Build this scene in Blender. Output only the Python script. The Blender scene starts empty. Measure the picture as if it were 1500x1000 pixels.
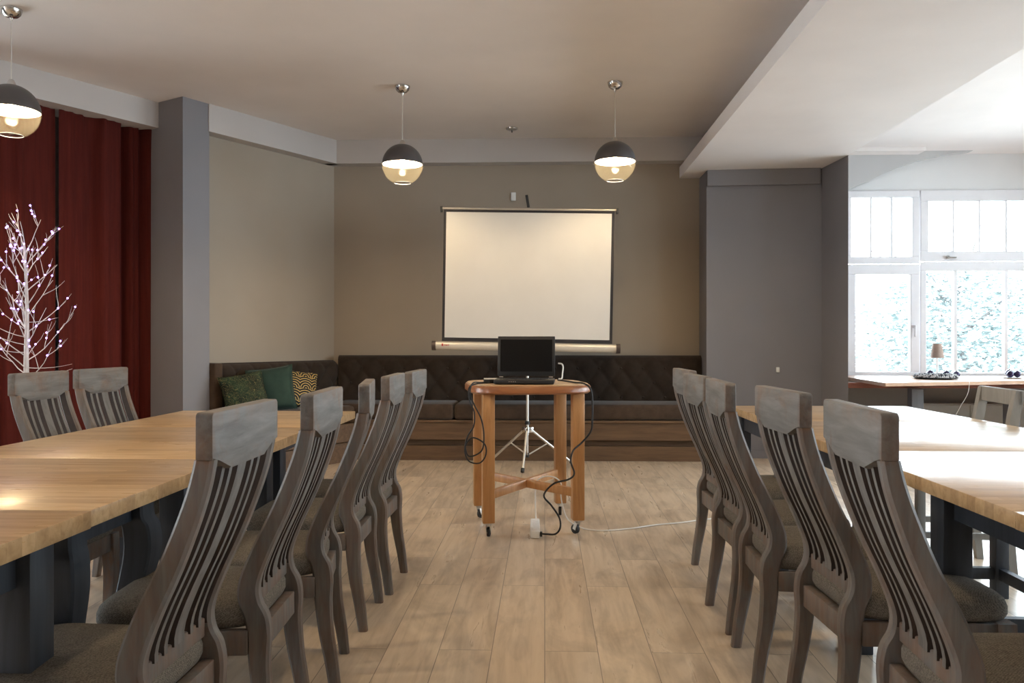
import bpy, bmesh, math, random
from mathutils import Vector, Matrix
random.seed(7)
SC = bpy.context.scene
COL = SC.collection
PI = math.pi

# ------------------------------------------------------------------ materials
MATS = {}

class NT:
    """tiny node helper"""
    def __init__(s, name):
        s.m = bpy.data.materials.new(name); s.m.use_nodes = True
        s.t = s.m.node_tree; s.t.nodes.clear()
        s.out = s.t.nodes.new('ShaderNodeOutputMaterial')
    def n(s, typ, **kw):
        nd = s.t.nodes.new('ShaderNode' + typ)
        for k, v in kw.items():
            if k.startswith('_'): setattr(nd, k[1:], v)
            else: nd.inputs[k.replace('__', ' ')].default_value = v
        return nd
    def l(s, a, b): s.t.links.new(a, b)
    def coords(s, scale=(1, 1, 1), rot=(0, 0, 0), rnd=True):
        tc = s.n('TexCoord'); mp = s.n('Mapping')
        mp.inputs['Scale'].default_value = scale; mp.inputs['Rotation'].default_value = rot
        s.l(tc.outputs['Object'], mp.inputs['Vector'])
        if rnd:
            oi = s.n('ObjectInfo'); mul = s.n('Math', _operation='MULTIPLY'); mul.inputs[1].default_value = 37.0
            s.l(oi.outputs['Random'], mul.inputs[0])
            cb = s.n('CombineXYZ')
            for i in range(3): s.l(mul.outputs[0], cb.inputs[i])
            s.l(cb.outputs[0], mp.inputs['Location'])
        return mp.outputs['Vector']
    def noise(s, vec, scale, detail=4.0, rough=0.55, dist=0.0):
        nd = s.n('TexNoise', Scale=scale, Detail=detail, Roughness=rough, Distortion=dist)
        s.l(vec, nd.inputs['Vector']); return nd.outputs['Fac']
    def ramp(s, fac, stops):
        r = s.n('ValToRGB'); e = r.color_ramp.elements
        while len(e) < len(stops): e.new(0.5)
        for i, (p, c) in enumerate(stops):
            e[i].position = p; e[i].color = (*c, 1) if len(c) == 3 else c
        s.l(fac, r.inputs['Fac']); return r.outputs['Color']
    def mix(s, fac, a, b, mode='MIX'):
        nd = s.n('Mix', _data_type='RGBA', _blend_type=mode)
        for sock, v in ((nd.inputs['Factor'], fac), (nd.inputs['A'], a), (nd.inputs['B'], b)): pass
        f, A, B = nd.inputs[0], nd.inputs[6], nd.inputs[7]
        for sock, v in ((f, fac), (A, a), (B, b)):
            if hasattr(v, 'is_linked'): s.l(v, sock)
            elif isinstance(v, (int, float)): sock.default_value = v
            else: sock.default_value = (*v, 1)
        return nd.outputs[2]
    def bsdf(s, color, rough=0.6, metal=0.0, spec=0.5, bump=None, bstr=0.2, bdist=0.01, **kw):
        b = s.n('BsdfPrincipled')
        if hasattr(color, 'is_linked'): s.l(color, b.inputs['Base Color'])
        else: b.inputs['Base Color'].default_value = (*color, 1)
        if hasattr(rough, 'is_linked'): s.l(rough, b.inputs['Roughness'])
        else: b.inputs['Roughness'].default_value = rough
        b.inputs['Metallic'].default_value = metal
        b.inputs['Specular IOR Level'].default_value = spec
        for k, v in kw.items(): b.inputs[k.replace('__', ' ')].default_value = v
        if bump is not None:
            bn = s.n('Bump', Strength=bstr, Distance=bdist); s.l(bump, bn.inputs['Height'])
            s.l(bn.outputs[0], b.inputs['Normal'])
        s.l(b.outputs[0], s.out.inputs['Surface']); return b

def plain(name, col, rough=0.5, metal=0.0, spec=0.5, var=0.08, nscale=9.0, bstr=0.05, **kw):
    t = NT(name); v = t.coords(); f = t.noise(v, nscale)
    a = tuple(max(0, c * (1 - var)) for c in col); b = tuple(min(1, c * (1 + var)) for c in col)
    t.bsdf(t.ramp(f, [(0.3, a), (0.7, b)]), rough, metal, spec, bump=f, bstr=bstr, bdist=0.002, **kw)
    MATS[name] = t.m; return t.m

def paint(name, col, rough=0.75, var=0.04, bstr=0.08):
    t = NT(name); v = t.coords(rnd=False)
    f = t.noise(v, 1.3, 3); g = t.noise(v, 90, 2)
    a = tuple(c * (1 - var) for c in col); b = tuple(min(1, c * (1 + var)) for c in col)
    t.bsdf(t.ramp(f, [(0.3, a), (0.7, b)]), rough, spec=0.3, bump=g, bstr=bstr, bdist=0.002)
    MATS[name] = t.m; return t.m

def glow(name, col, strength):
    t = NT(name); e = t.n('Emission', Strength=strength); e.inputs['Color'].default_value = (*col, 1)
    t.l(e.outputs[0], t.out.inputs['Surface']); MATS[name] = t.m; return t.m

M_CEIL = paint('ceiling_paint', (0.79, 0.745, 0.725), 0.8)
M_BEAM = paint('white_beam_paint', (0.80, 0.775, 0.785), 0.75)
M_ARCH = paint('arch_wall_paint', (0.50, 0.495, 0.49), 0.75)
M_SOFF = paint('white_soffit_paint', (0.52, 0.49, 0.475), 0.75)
M_BEIGE = paint('beige_wall_paint', (0.36, 0.305, 0.247), 0.8)
M_GREY = paint('grey_wall_paint', (0.225, 0.218, 0.236), 0.7)
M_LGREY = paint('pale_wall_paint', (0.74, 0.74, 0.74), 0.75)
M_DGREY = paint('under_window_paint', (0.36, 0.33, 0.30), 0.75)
M_WHITE = plain('white_lacquer', (0.76, 0.755, 0.78), 0.35, var=0.02)
M_PLASTIC = plain('white_plastic', (0.80, 0.80, 0.79), 0.4, var=0.02)
M_CHROME = plain('chrome', (0.62, 0.60, 0.58), 0.16, 1.0, var=0.04)
M_ALU = plain('brushed_aluminium', (0.66, 0.63, 0.58), 0.38, 0.85, var=0.05)
M_BLACK = plain('black_plastic', (0.007, 0.007, 0.008), 0.5, var=0.15)
M_RUBBER = plain('black_rubber', (0.016, 0.016, 0.017), 0.7, var=0.15)
M_SHADE = plain('anthracite_metal', (0.085, 0.078, 0.078), 0.42, 0.35, var=0.06)
M_CABLEW = plain('white_cable', (0.72, 0.70, 0.66), 0.5, var=0.02)
M_BORDER = plain('black_screen_border', (0.018, 0.016, 0.018), 0.85, var=0.1)
M_CASE = plain('pearl_grey_tube', (0.66, 0.61, 0.52), 0.35, 0.25, var=0.03)
M_BROWN = plain('brown_plastic', (0.06, 0.04, 0.032), 0.5, var=0.1)
M_RADI = plain('radiator_enamel', (0.52, 0.49, 0.44), 0.5, var=0.03)
M_BAUB = plain('dark_violet_glass', (0.025, 0.015, 0.06), 0.12, 0.2, var=0.1)
M_LSHADE = plain('brown_linen_shade', (0.40, 0.30, 0.25), 0.8, var=0.1, nscale=60)
M_RED = plain('red_print', (0.45, 0.03, 0.03), 0.5)
M_KEY = plain('dark_key_caps', (0.03, 0.03, 0.032), 0.55)

def m_floor():
    t = NT('laminate_floor')
    v = t.coords(rot=(0, 0, PI / 2), rnd=False)
    br = t.n('TexBrick', Scale=1.0, Mortar__Size=0.0016, Brick__Width=1.29, Row__Height=0.196, Bias=0.0)
    br.offset = 0.37; br.offset_frequency = 2
    br.inputs['Mortar Smooth'].default_value = 0.2
    br.inputs['Color1'].default_value = (0, 0, 0, 1); br.inputs['Color2'].default_value = (1, 1, 1, 1)
    br.inputs['Mortar'].default_value = (0.5, 0.5, 0.5, 1)
    t.l(v, br.inputs['Vector'])
    # per-plank shift of the grain
    sh = t.n('VectorMath', _operation='SCALE'); sh.inputs['Scale'].default_value = 13.0
    t.l(br.outputs['Color'], sh.inputs[0])
    ad = t.n('VectorMath', _operation='ADD'); t.l(v, ad.inputs[0]); t.l(sh.outputs[0], ad.inputs[1])
    m1 = t.n('Mapping'); m1.inputs['Scale'].default_value = (0.9, 9, 1); t.l(ad.outputs[0], m1.inputs['Vector'])
    g1 = t.noise(m1.outputs[0], 2.2, 7, 0.62, 0.6)
    m2 = t.n('Mapping'); m2.inputs['Scale'].default_value = (1.1, 3.2, 1); t.l(ad.outputs[0], m2.inputs['Vector'])
    g2 = t.noise(m2.outputs[0], 1.6, 4, 0.6, 0.9)
    c1 = t.ramp(g1, [(0.28, (0.52, 0.41, 0.30)), (0.50, (0.66, 0.535, 0.405)), (0.74, (0.75, 0.625, 0.49))])
    c2 = t.ramp(g2, [(0.32, (0.68, 0.665, 0.66)), (0.55, (1, 1, 1)), (0.8, (1.0, 0.98, 0.95))])
    c = t.mix(1.0, c1, c2, 'MULTIPLY')
    tint = t.ramp(br.outputs['Color'], [(0.0, (0.88, 0.875, 0.87)), (1.0, (1.0, 0.985, 0.96))])
    c = t.mix(1.0, c, tint, 'MULTIPLY')
    c = t.mix(br.outputs['Fac'], c, (0.22, 0.17, 0.125))
    r = t.ramp(g1, [(0.3, (0.36,) * 3), (0.75, (0.25,) * 3)])
    t.bsdf(c, r, spec=0.5, bump=br.outputs['Fac'], bstr=-0.25, bdist=0.002)
    MATS['floor'] = t.m; return t.m
M_FLOOR = m_floor()

def m_chair(name='chalk_grey_worn_wood', grain=(14, 14, 1.6), edges=True, wear=0.58):
    t = NT(name)
    v = t.coords((1, 1, 1)); vs = t.coords(grain)
    g = t.noise(vs, 3.0, 6, 0.62, 0.4); w = t.noise(v, 7.0, 6, 0.68, 0.7); w2 = t.noise(t.coords((3, 3, 1.0)), 6, 5, 0.7)
    base = t.ramp(g, [(0.25, (0.092, 0.086, 0.080)), (0.5, (0.145, 0.138, 0.130)), (0.75, (0.200, 0.193, 0.185))])
    brown = t.ramp(g, [(0.3, (0.075, 0.038, 0.02)), (0.7, (0.20, 0.11, 0.06))])
    mask = t.ramp(w, [(wear, (0, 0, 0)), (wear + .14, (0.55,) * 3)])
    c = t.mix(mask, base, brown)
    if not edges:
        t.bsdf(c, 0.62, spec=0.35, bump=g, bstr=0.15, bdist=0.002); return t.m
    geo = t.n('NewGeometry')
    edge = t.ramp(geo.outputs['Pointiness'], [(0.53, (0, 0, 0)), (0.60, (1, 1, 1))])
    em = t.mix(1.0, edge, t.ramp(w2, [(0.38, (0, 0, 0)), (0.6, (0.8,) * 3)]), 'MULTIPLY')
    c = t.mix(em, c, (0.20, 0.10, 0.05))
    t.bsdf(c, 0.62, spec=0.35, bump=g, bstr=0.15, bdist=0.002)
    MATS['chair'] = t.m; return t.m
M_CHAIR = m_chair()
M_CREST = m_chair('chalk_grey_worn_crest_wood', (1.8, 14, 14), True, 0.53)
M_SLAT = m_chair('chalk_grey_slat_wood', (14, 14, 1.6), False, 0.62)
M_SLATSHADE = plain('shade_darkened_brown_wood', (0.034, 0.020, 0.014), 0.7, var=0.35, nscale=14)  # brown slat sides, with the shade of the slots painted into the colour

def m_pale_chair():
    t = NT('pale_grey_painted_wood')
    vs = t.coords((10, 10, 1.5)); g = t.noise(vs, 3.0, 5)
    t.bsdf(t.ramp(g, [(0.3, (0.24, 0.228, 0.21)), (0.7, (0.31, 0.296, 0.275))]), 0.6, spec=0.35, bump=g, bstr=0.1, bdist=0.002)
    return t.m
M_PCHAIR = m_pale_chair()

def m_tweed():
    t = NT('beige_grey_tweed')
    v = t.coords(); n1 = t.noise(v, 260, 2); n2 = t.noise(v, 45, 4, 0.7)
    w = t.n('TexWave', Scale=90.0, Distortion=3.0, Detail=2.0); w.bands_direction = 'DIAGONAL'; t.l(v, w.inputs['Vector'])
    c = t.ramp(n2, [(0.3, (0.085, 0.074, 0.062)), (0.7, (0.18, 0.16, 0.135))])
    c = t.mix(0.55, c, t.ramp(n1, [(0.35, (0.05, 0.044, 0.038)), (0.65, (0.27, 0.245, 0.21))]))
    c = t.mix(0.25, c, t.ramp(w.outputs['Fac'], [(0, (0.06, 0.055, 0.05)), (1, (0.24, 0.215, 0.18))]))
    t.bsdf(c, 0.95, spec=0.1, bump=n1, bstr=0.4, bdist=0.003)
    return t.m
M_TWEED = m_tweed()

def m_butcher(name, dark, mid, light, rough=0.3):
    t = NT(name); v = t.coords(rnd=False)
    br = t.n('TexBrick', Scale=1.0, Mortar__Size=0.0006, Brick__Width=0.48, Row__Height=0.042)
    br.offset = 0.43
    br.inputs['Color1'].default_value = (0, 0, 0, 1); br.inputs['Color2'].default_value = (1, 1, 1, 1); br.inputs['Mortar'].default_value = (0.3, 0.3, 0.3, 1)
    t.l(v, br.inputs['Vector'])
    m1 = t.n('Mapping'); m1.inputs['Scale'].default_value = (1.3, 16, 16)
    sh = t.n('VectorMath', _operation='SCALE'); sh.inputs['Scale'].default_value = 5.0; t.l(br.outputs['Color'], sh.inputs[0])
    ad = t.n('VectorMath', _operation='ADD'); t.l(v, ad.inputs[0]); t.l(sh.outputs[0], ad.inputs[1])
    t.l(ad.outputs[0], m1.inputs['Vector'])
    g = t.noise(m1.outputs[0], 2.6, 6, 0.6, 0.5)
    c = t.ramp(g, [(0.25, dark), (0.5, mid), (0.78, light)])
    tint = t.ramp(br.outputs['Color'], [(0.0, (0.74, 0.70, 0.66)), (0.6, (0.96, 0.95, 0.94)), (1.0, (1.0, 1.0, 1.0))])
    c = t.mix(1.0, c, tint, 'MULTIPLY')
    r = t.ramp(g, [(0.3, (rough + 0.1,) * 3), (0.7, (rough - 0.04,) * 3)])
    t.bsdf(c, r, spec=0.5, bump=g, bstr=0.06, bdist=0.001, Coat__Weight=0.35, Coat__Roughness=0.2)
    return t.m
M_BUTCH = m_butcher('beech_butcher_block', (0.42, 0.265, 0.13), (0.57, 0.385, 0.205), (0.68, 0.48, 0.275))

def m_wood(name, dark, light, rough=0.4, axis_scale=(14, 14, 1.3)):
    t = NT(name); v = t.coords(axis_scale); g = t.noise(v, 2.4, 6, 0.6, 0.6)
    t.bsdf(t.ramp(g, [(0.28, dark), (0.72, light)]), rough, spec=0.45, bump=g, bstr=0.08, bdist=0.001)
    return t.m
M_BLUE = m_wood('blue_grey_painted_wood', (0.022, 0.027, 0.036), (0.045, 0.053, 0.068), 0.5)
M_PINE = m_wood('honey_pine', (0.36, 0.165, 0.06), (0.55, 0.29, 0.12), 0.35)
M_PINETOP = m_wood('pale_worn_pine_top', (0.40, 0.235, 0.11), (0.58, 0.37, 0.20), 0.4, (2, 14, 14))
M_PINEEDGE = m_wood('reddish_pine_edge', (0.22, 0.075, 0.028), (0.36, 0.14, 0.05), 0.28, (2, 14, 14))
M_PLINTH = m_wood('brown_oak_laminate', (0.085, 0.045, 0.022), (0.155, 0.088, 0.044), 0.45, (1.3, 14, 14))
M_COUNTER = m_wood('counter_oak', (0.42, 0.24, 0.14), (0.60, 0.38, 0.24), 0.3, (1.3, 12, 12))
M_COUNTRED = m_wood('red_brown_rail', (0.20, 0.06, 0.035), (0.30, 0.10, 0.055), 0.4, (1.3, 12, 12))
M_GREYPOST = m_wood('slate_grey_post', (0.13, 0.135, 0.15), (0.19, 0.195, 0.21), 0.5)

def m_velvet(name, a, b, scale=30):
    t = NT(name); v = t.coords(); f = t.noise(v, scale, 4, 0.6); g = t.noise(v, 400, 1)
    bs = t.bsdf(t.ramp(f, [(0.3, a), (0.7, b)]), 0.85, spec=0.2, bump=g, bstr=0.2, bdist=0.001)
    bs.inputs['Sheen Weight'].default_value = 0.12; bs.inputs['Sheen Roughness'].default_value = 0.45
    return t.m
M_SOFA = m_velvet('brown_microfibre', (0.024, 0.016, 0.011), (0.036, 0.024, 0.017), 14)
M_SOFASEAT = m_velvet('brown_seat_fabric', (0.045, 0.028, 0.018), (0.072, 0.045, 0.029), 14)
M_GREENC = m_velvet('dark_green_velvet', (0.016, 0.034, 0.027), (0.026, 0.052, 0.041), 9)

def m_fan():
    # black cushion fabric with gold scallop arcs
    t = NT('black_gold_fan_print'); tc = t.n('TexCoord')
    sep = t.n('SeparateXYZ'); t.l(tc.outputs['Object'], sep.inputs[0])
    def cell(off):
        mx = t.n('Math', _operation='MULTIPLY_ADD'); mx.inputs[1].default_value = 8.5; mx.inputs[2].default_value = off
        t.l(sep.outputs['X'], mx.inputs[0])
        fx = t.n('Math', _operation='FRACT'); t.l(mx.outputs[0], fx.inputs[0])
        sx = t.n('Math', _operation='SUBTRACT'); t.l(fx.outputs[0], sx.inputs[0]); sx.inputs[1].default_value = 0.5
        my = t.n('Math', _operation='MULTIPLY_ADD'); my.inputs[1].default_value = 8.5; my.inputs[2].default_value = off
        t.l(sep.outputs['Z'], my.inputs[0])
        fy = t.n('Math', _operation='FRACT'); t.l(my.outputs[0], fy.inputs[0])
        cb = t.n('CombineXYZ'); t.l(sx.outputs[0], cb.inputs[0]); t.l(fy.outputs[0], cb.inputs[1])
        ln = t.n('VectorMath', _operation='LENGTH'); t.l(cb.outputs[0], ln.inputs[0])
        s = t.n('Math', _operation='MULTIPLY'); s.inputs[1].default_value = 32.0; t.l(ln.outputs['Value'], s.inputs[0])
        w = t.n('Math', _operation='SINE'); t.l(s.outputs[0], w.inputs[0])
        return w.outputs[0]
    c = t.ramp(cell(0.0), [(0.45, (0.008, 0.008, 0.008)), (0.75, (0.55, 0.38, 0.13))])
    t.bsdf(c, 0.6, spec=0.3)
    return t.m
M_FAN = m_fan()

def m_leaf():
    t = NT('green_gold_leaf_print'); v = t.coords((1, 1, 1))
    vo = t.n('TexVoronoi', Scale=16.0); vo.feature = 'DISTANCE_TO_EDGE'
    d = t.n('VectorMath', _operation='ADD'); nz = t.n('TexNoise', Scale=6.0); t.l(v, nz.inputs['Vector'])
    t.l(v, d.inputs[0]); t.l(nz.outputs['Color'], d.inputs[1]); t.l(d.outputs[0], vo.inputs['Vector'])
    f = t.noise(v, 8, 3)
    base = t.ramp(f, [(0.4, (0.005, 0.009, 0.007)), (0.62, (0.014, 0.034, 0.018))])
    ln = t.ramp(vo.outputs['Distance'], [(0.0, (0.8,) * 3), (0.03, (0, 0, 0))])
    t.bsdf(t.mix(ln, base, (0.30, 0.24, 0.09)), 0.7, spec=0.2)
    return t.m
M_LEAF = m_leaf()

def m_curtain():
    t = NT('rust_red_curtain'); v = t.coords((30, 30, 1.2)); f = t.noise(v, 2, 4); g = t.noise(t.coords(), 300, 2)
    b = t.bsdf(t.ramp(f, [(0.3, (0.060, 0.0080, 0.0055)), (0.7, (0.085, 0.0115, 0.0075))]), 0.85, spec=0.15, bump=g, bstr=0.2, bdist=0.001)
    return t.m
M_CURT = m_curtain()

def m_screen():
    t = NT('matt_white_screen'); v = t.coords(); f = t.noise(v, 3)
    t.bsdf(t.ramp(f, [(0.3, (0.62, 0.605, 0.575)), (0.7, (0.65, 0.635, 0.605))]), 0.7, spec=0.2)
    return t.m
M_SCREEN = m_screen()

def m_windowglass():
    t = NT('window_glass')
    tr = t.n('BsdfTransparent'); tr.inputs['Color'].default_value = (0.93, 0.97, 0.97, 1)
    gl = t.n('BsdfGlossy', Roughness=0.02); fr = t.n('Fresnel', IOR=1.35)
    mx = t.n('MixShader'); t.l(fr.outputs[0], mx.inputs[0]); t.l(tr.outputs[0], mx.inputs[1]); t.l(gl.outputs[0], mx.inputs[2])
    t.l(mx.outputs[0], t.out.inputs['Surface']); return t.m
M_GLASS = m_windowglass()

def m_lampglass():
    t = NT('milky_amber_glass')
    tr = t.n('BsdfTransparent'); tr.inputs['Color'].default_value = (1.0, 0.975, 0.91, 1)
    tl = t.n('BsdfTranslucent'); tl.inputs['Color'].default_value = (0.95, 0.87, 0.66, 1)
    gl = t.n('BsdfGlossy', Roughness=0.05)
    a = t.n('MixShader'); a.inputs[0].default_value = 0.022
    t.l(tr.outputs[0], a.inputs[1]); t.l(tl.outputs[0], a.inputs[2])
    fr = t.n('LayerWeight', Blend=0.25); sc = t.n('Math', _operation='MULTIPLY'); sc.inputs[1].default_value = 0.12
    t.l(fr.outputs['Facing'], sc.inputs[0])
    b = t.n('MixShader'); t.l(sc.outputs[0], b.inputs[0]); t.l(a.outputs[0], b.inputs[1]); t.l(gl.outputs[0], b.inputs[2])
    t.l(b.outputs[0], t.out.inputs['Surface']); return t.m
M_LGLASS = m_lampglass()
M_BULB = glow('warm_bulb', (1.0, 0.765, 0.475), 590.0)
M_LED = glow('violet_led', (0.42, 0.24, 0.95), 7.0)

def m_foliage(name, a, b):
    t = NT(name); f = t.noise(t.coords(), 3.0, 3)
    t.bsdf(t.ramp(f, [(0.3, a), (0.7, b)]), 0.8, spec=0.1); return t.m
M_LEAVES = m_foliage('pale_leaves', (0.20, 0.24, 0.235), (0.32, 0.36, 0.355))
M_BARK = m_foliage('grey_bark', (0.16, 0.15, 0.15), (0.24, 0.22, 0.21))
M_LAWN = m_foliage('lawn', (0.30, 0.32, 0.30), (0.38, 0.40, 0.38))
M_TWIG = plain('white_birch_twig', (0.64, 0.59, 0.57), 0.6, var=0.12, nscale=30)

def m_beads():
    t = NT('black_white_beads'); v = t.coords()
    vo = t.n('TexVoronoi', Scale=60.0); t.l(v, vo.inputs['Vector'])
    t.bsdf(t.ramp(vo.outputs['Color'], [(0.42, (0.02, 0.02, 0.03)), (0.5, (0.6, 0.6, 0.6))]), 0.4); return t.m
M_BEADS = m_beads()

# ------------------------------------------------------------------ mesh helper
class MB:
    def __init__(s): s.bm = bmesh.new()
    def box(s, c, d, rz=0.0, bev=0.0, rx=0.0, ry=0.0, seg=2):
        hx, hy, hz = d[0] / 2, d[1] / 2, d[2] / 2
        vs = [s.bm.verts.new((x, y, z)) for x in (-hx, hx) for y in (-hy, hy) for z in (-hz, hz)]
        fs = [s.bm.faces.new([vs[i] for i in q]) for q in ((0, 1, 3, 2), (4, 6, 7, 5), (0, 4, 5, 1), (2, 3, 7, 6), (0, 2, 6, 4), (1, 5, 7, 3))]
        R = Matrix.Translation(c) @ Matrix.Rotation(rz, 4, 'Z') @ Matrix.Rotation(ry, 4, 'Y') @ Matrix.Rotation(rx, 4, 'X')
        for v in vs: v.co = R @ v.co
        if bev > 0:
            es = list({e for f in fs for e in f.edges})
            bmesh.ops.bevel(s.bm, geom=es, offset=bev, segments=seg, affect='EDGES', profile=0.5)
        return s
    def beam(s, a, b, w, d, up=(0, 0, 1), bev=0.0):
        """box bar from a to b, w sideways, d along up"""
        a, b = Vector(a), Vector(b); z = (b - a); L = z.length; z.normalize()
        u = Vector(up); u = (u - z * u.dot(z)); u.normalize(); x = u.cross(z)
        n0 = len(s.bm.verts)
        vs = [s.bm.verts.new((a + b) / 2 + x * (i * w / 2) + u * (j * d / 2) + z * (k * L / 2)) for i in (-1, 1) for j in (-1, 1) for k in (-1, 1)]
        fs = [s.bm.faces.new([vs[i] for i in q]) for q in ((0, 1, 3, 2), (4, 6, 7, 5), (0, 4, 5, 1), (2, 3, 7, 6), (0, 2, 6, 4), (1, 5, 7, 3))]
        if bev > 0:
            bmesh.ops.bevel(s.bm, geom=list({e for f in fs for e in f.edges}), offset=bev, segments=2, affect='EDGES', profile=0.5)
        return s
    def prism(s, pts, lo, hi, axis='z', bev=0.0, seg=2):
        """2-D outline extruded along an axis: 'z' pts=(x,y); 'y' pts=(x,z); 'x' pts=(y,z)"""
        def P(p, t): return {'z': (p[0], p[1], t), 'y': (p[0], t, p[1]), 'x': (t, p[0], p[1])}[axis]
        a = [s.bm.verts.new(P(p, lo)) for p in pts]; b = [s.bm.verts.new(P(p, hi)) for p in pts]
        n = len(pts); fs = [s.bm.faces.new(a[::-1]), s.bm.faces.new(b)]
        fs += [s.bm.faces.new((a[i], a[(i + 1) % n], b[(i + 1) % n], b[i])) for i in range(n)]
        if bev > 0:
            bmesh.ops.bevel(s.bm, geom=list({e for f in fs for e in f.edges}), offset=bev, segments=seg, affect='EDGES', profile=0.5)
        return s
    def tube(s, pts, r, n=8, cap=True):
        pts = [Vector(p) for p in pts]; m = len(pts)
        rr = r if isinstance(r, (list, tuple)) else [r] * m
        t0 = (pts[1] - pts[0]).normalized()
        ref = Vector((0, 0, 1)) if abs(t0.z) < 0.9 else Vector((1, 0, 0))
        u = (ref - t0 * ref.dot(t0)).normalized(); rings = []
        for i, p in enumerate(pts):
            t = (pts[min(i + 1, m - 1)] - pts[max(i - 1, 0)])
            if t.length < 1e-9: t = t0
            t.normalize(); u = u - t * u.dot(t)
            if u.length < 1e-6: u = t.orthogonal()
            u.normalize(); w = t.cross(u)
            rings.append([s.bm.verts.new(p + (u * math.cos(2 * PI * k / n) + w * math.sin(2 * PI * k / n)) * rr[i]) for k in range(n)])
        for i in range(m - 1):
            for k in range(n):
                s.bm.faces.new((rings[i][k], rings[i][(k + 1) % n], rings[i + 1][(k + 1) % n], rings[i + 1][k]))
        if cap: s.bm.faces.new(rings[0][::-1]); s.bm.faces.new(rings[-1])
        return s
    def rings(s, rs, cap=True):
        """loft lists of equal-length rings"""
        R = [[s.bm.verts.new(p) for p in r] for r in rs]; n = len(R[0])
        for i in range(len(R) - 1):
            for k in range(n): s.bm.faces.new((R[i][k], R[i][(k + 1) % n], R[i + 1][(k + 1) % n], R[i + 1][k]))
        if cap: s.bm.faces.new(R[0][::-1]); s.bm.faces.new(R[-1])
        return s
    def lathe(s, prof, n=32, c=(0, 0, 0), cap0=False, cap1=False):
        R = []
        for r, z in prof: R.append([s.bm.verts.new((c[0] + r * math.cos(2 * PI * k / n), c[1] + r * math.sin(2 * PI * k / n), c[2] + z)) for k in range(n)])
        for i in range(len(R) - 1):
            for k in range(n): s.bm.faces.new((R[i][k], R[i][(k + 1) % n], R[i + 1][(k + 1) % n], R[i + 1][k]))
        if cap0: s.bm.faces.new(R[0][::-1])
        if cap1: s.bm.faces.new(R[-1])
        return s
    def grid(s, f, nu, nv):
        G = [[s.bm.verts.new(f(i / nu, j / nv)) for j in range(nv + 1)] for i in range(nu + 1)]
        for i in range(nu):
            for j in range(nv): s.bm.faces.new((G[i][j], G[i + 1][j], G[i + 1][j + 1], G[i][j + 1]))
        return s
    def sphere(s, c, r, n=16, m=10, sq=1.0):
        return s.lathe([(max(1e-4, r * math.sin(PI * i / m)), -r * sq * math.cos(PI * i / m)) for i in range(m + 1)], n, c)
    def make(s, name, mat, parent=None, smooth=None, loc=None):
        bmesh.ops.remove_doubles(s.bm, verts=s.bm.verts, dist=1e-6)
        bmesh.ops.recalc_face_normals(s.bm, faces=s.bm.faces)
        me = bpy.data.meshes.new(name); s.bm.to_mesh(me); s.bm.free()
        me.materials.append(mat)
        if smooth is not None:
            me.polygons.foreach_set('use_smooth', [True] * len(me.polygons))
            me.set_sharp_from_angle(angle=math.radians(smooth))
        o = bpy.data.objects.new(name, me); COL.objects.link(o)
        if parent: o.parent = parent
        if loc: o.location = loc
        return o

def tag(o, label, cat, group=None):
    o['label'] = label; o['category'] = cat
    if group: o['group'] = group
    return o
def thing(name, label, cat, loc=(0, 0, 0), rz=0.0, group=None):
    o = bpy.data.objects.new(name, None); o.empty_display_size = 0.1; COL.objects.link(o)
    o.location = loc; o.rotation_euler = (0, 0, rz)
    return tag(o, label, cat, group)
def struct(name, mb, mat, parent=None, smooth=None):
    o = mb.make(name, mat, parent, smooth)
    if not parent: o['kind'] = 'structure'
    return o
def dup(root, loc, rz, label, group=None):
    r = root.copy(); COL.objects.link(r); r.location = loc; r.rotation_euler = (0, 0, rz); r['label'] = label
    if group: r['group'] = group
    for ch in list(root.children):
        c = ch.copy(); COL.objects.link(c); c.parent = r
        for g in list(ch.children):
            d = g.copy(); COL.objects.link(d); d.parent = c
    return r
def smoothpath(pts, k=8):
    """Catmull-Rom through points of any dimension"""
    P = [tuple(p) for p in pts]; out = []
    for i in range(len(P) - 1):
        p0, p1, p2, p3 = P[max(i - 1, 0)], P[i], P[i + 1], P[min(i + 2, len(P) - 1)]
        for j in range(k):
            t = j / k
            out.append(tuple(0.5 * (2 * b + (c - a) * t + (2 * a - 5 * b + 4 * c - d) * t * t + (3 * b - a - 3 * c + d) * t ** 3) for a, b, c, d in zip(p0, p1, p2, p3)))
    out.append(P[-1]); return out

# ------------------------------------------------------------------ room shell
CEIL = 3.20; SOF = 2.96; BEAM = 2.81
C60, S60 = 0.5, math.sqrt(3) / 2
def LW(s, n):
    """slanted left wall frame: s along the wall, n = distance coordinate towards the room"""
    return (C60 * s + S60 * n, S60 * s - C60 * n)

struct('floor', MB().prism([(-9.5, -3.0), (6.9, -3.0), (6.9, 9.6), (-9.5, 9.6)], -0.12, 0.0), M_FLOOR)
struct('ceiling', MB().prism([(-9.5, -3.0), (6.9, -3.0), (6.9, 9.6), (-9.5, 9.6)], CEIL, CEIL + 0.15), M_CEIL)
struct('wall_back', MB().box(((-2.55 + 1.60) / 2, 8.65, CEIL / 2), (4.15, 0.2, CEIL)), M_BEIGE)
# slanted beige wall from the grey column to the back corner
struct('wall_back_left', MB().prism([LW(4.55, -6.18), LW(6.42, -6.18), LW(6.42, -6.36), LW(4.55, -6.36)], 0, CEIL), M_BEIGE)
struct('column_left', MB().prism([LW(4.40, -6.055), LW(4.665, -6.055), LW(4.665, -6.75), LW(4.40, -6.75)], 0, CEIL), M_GREY)
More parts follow.
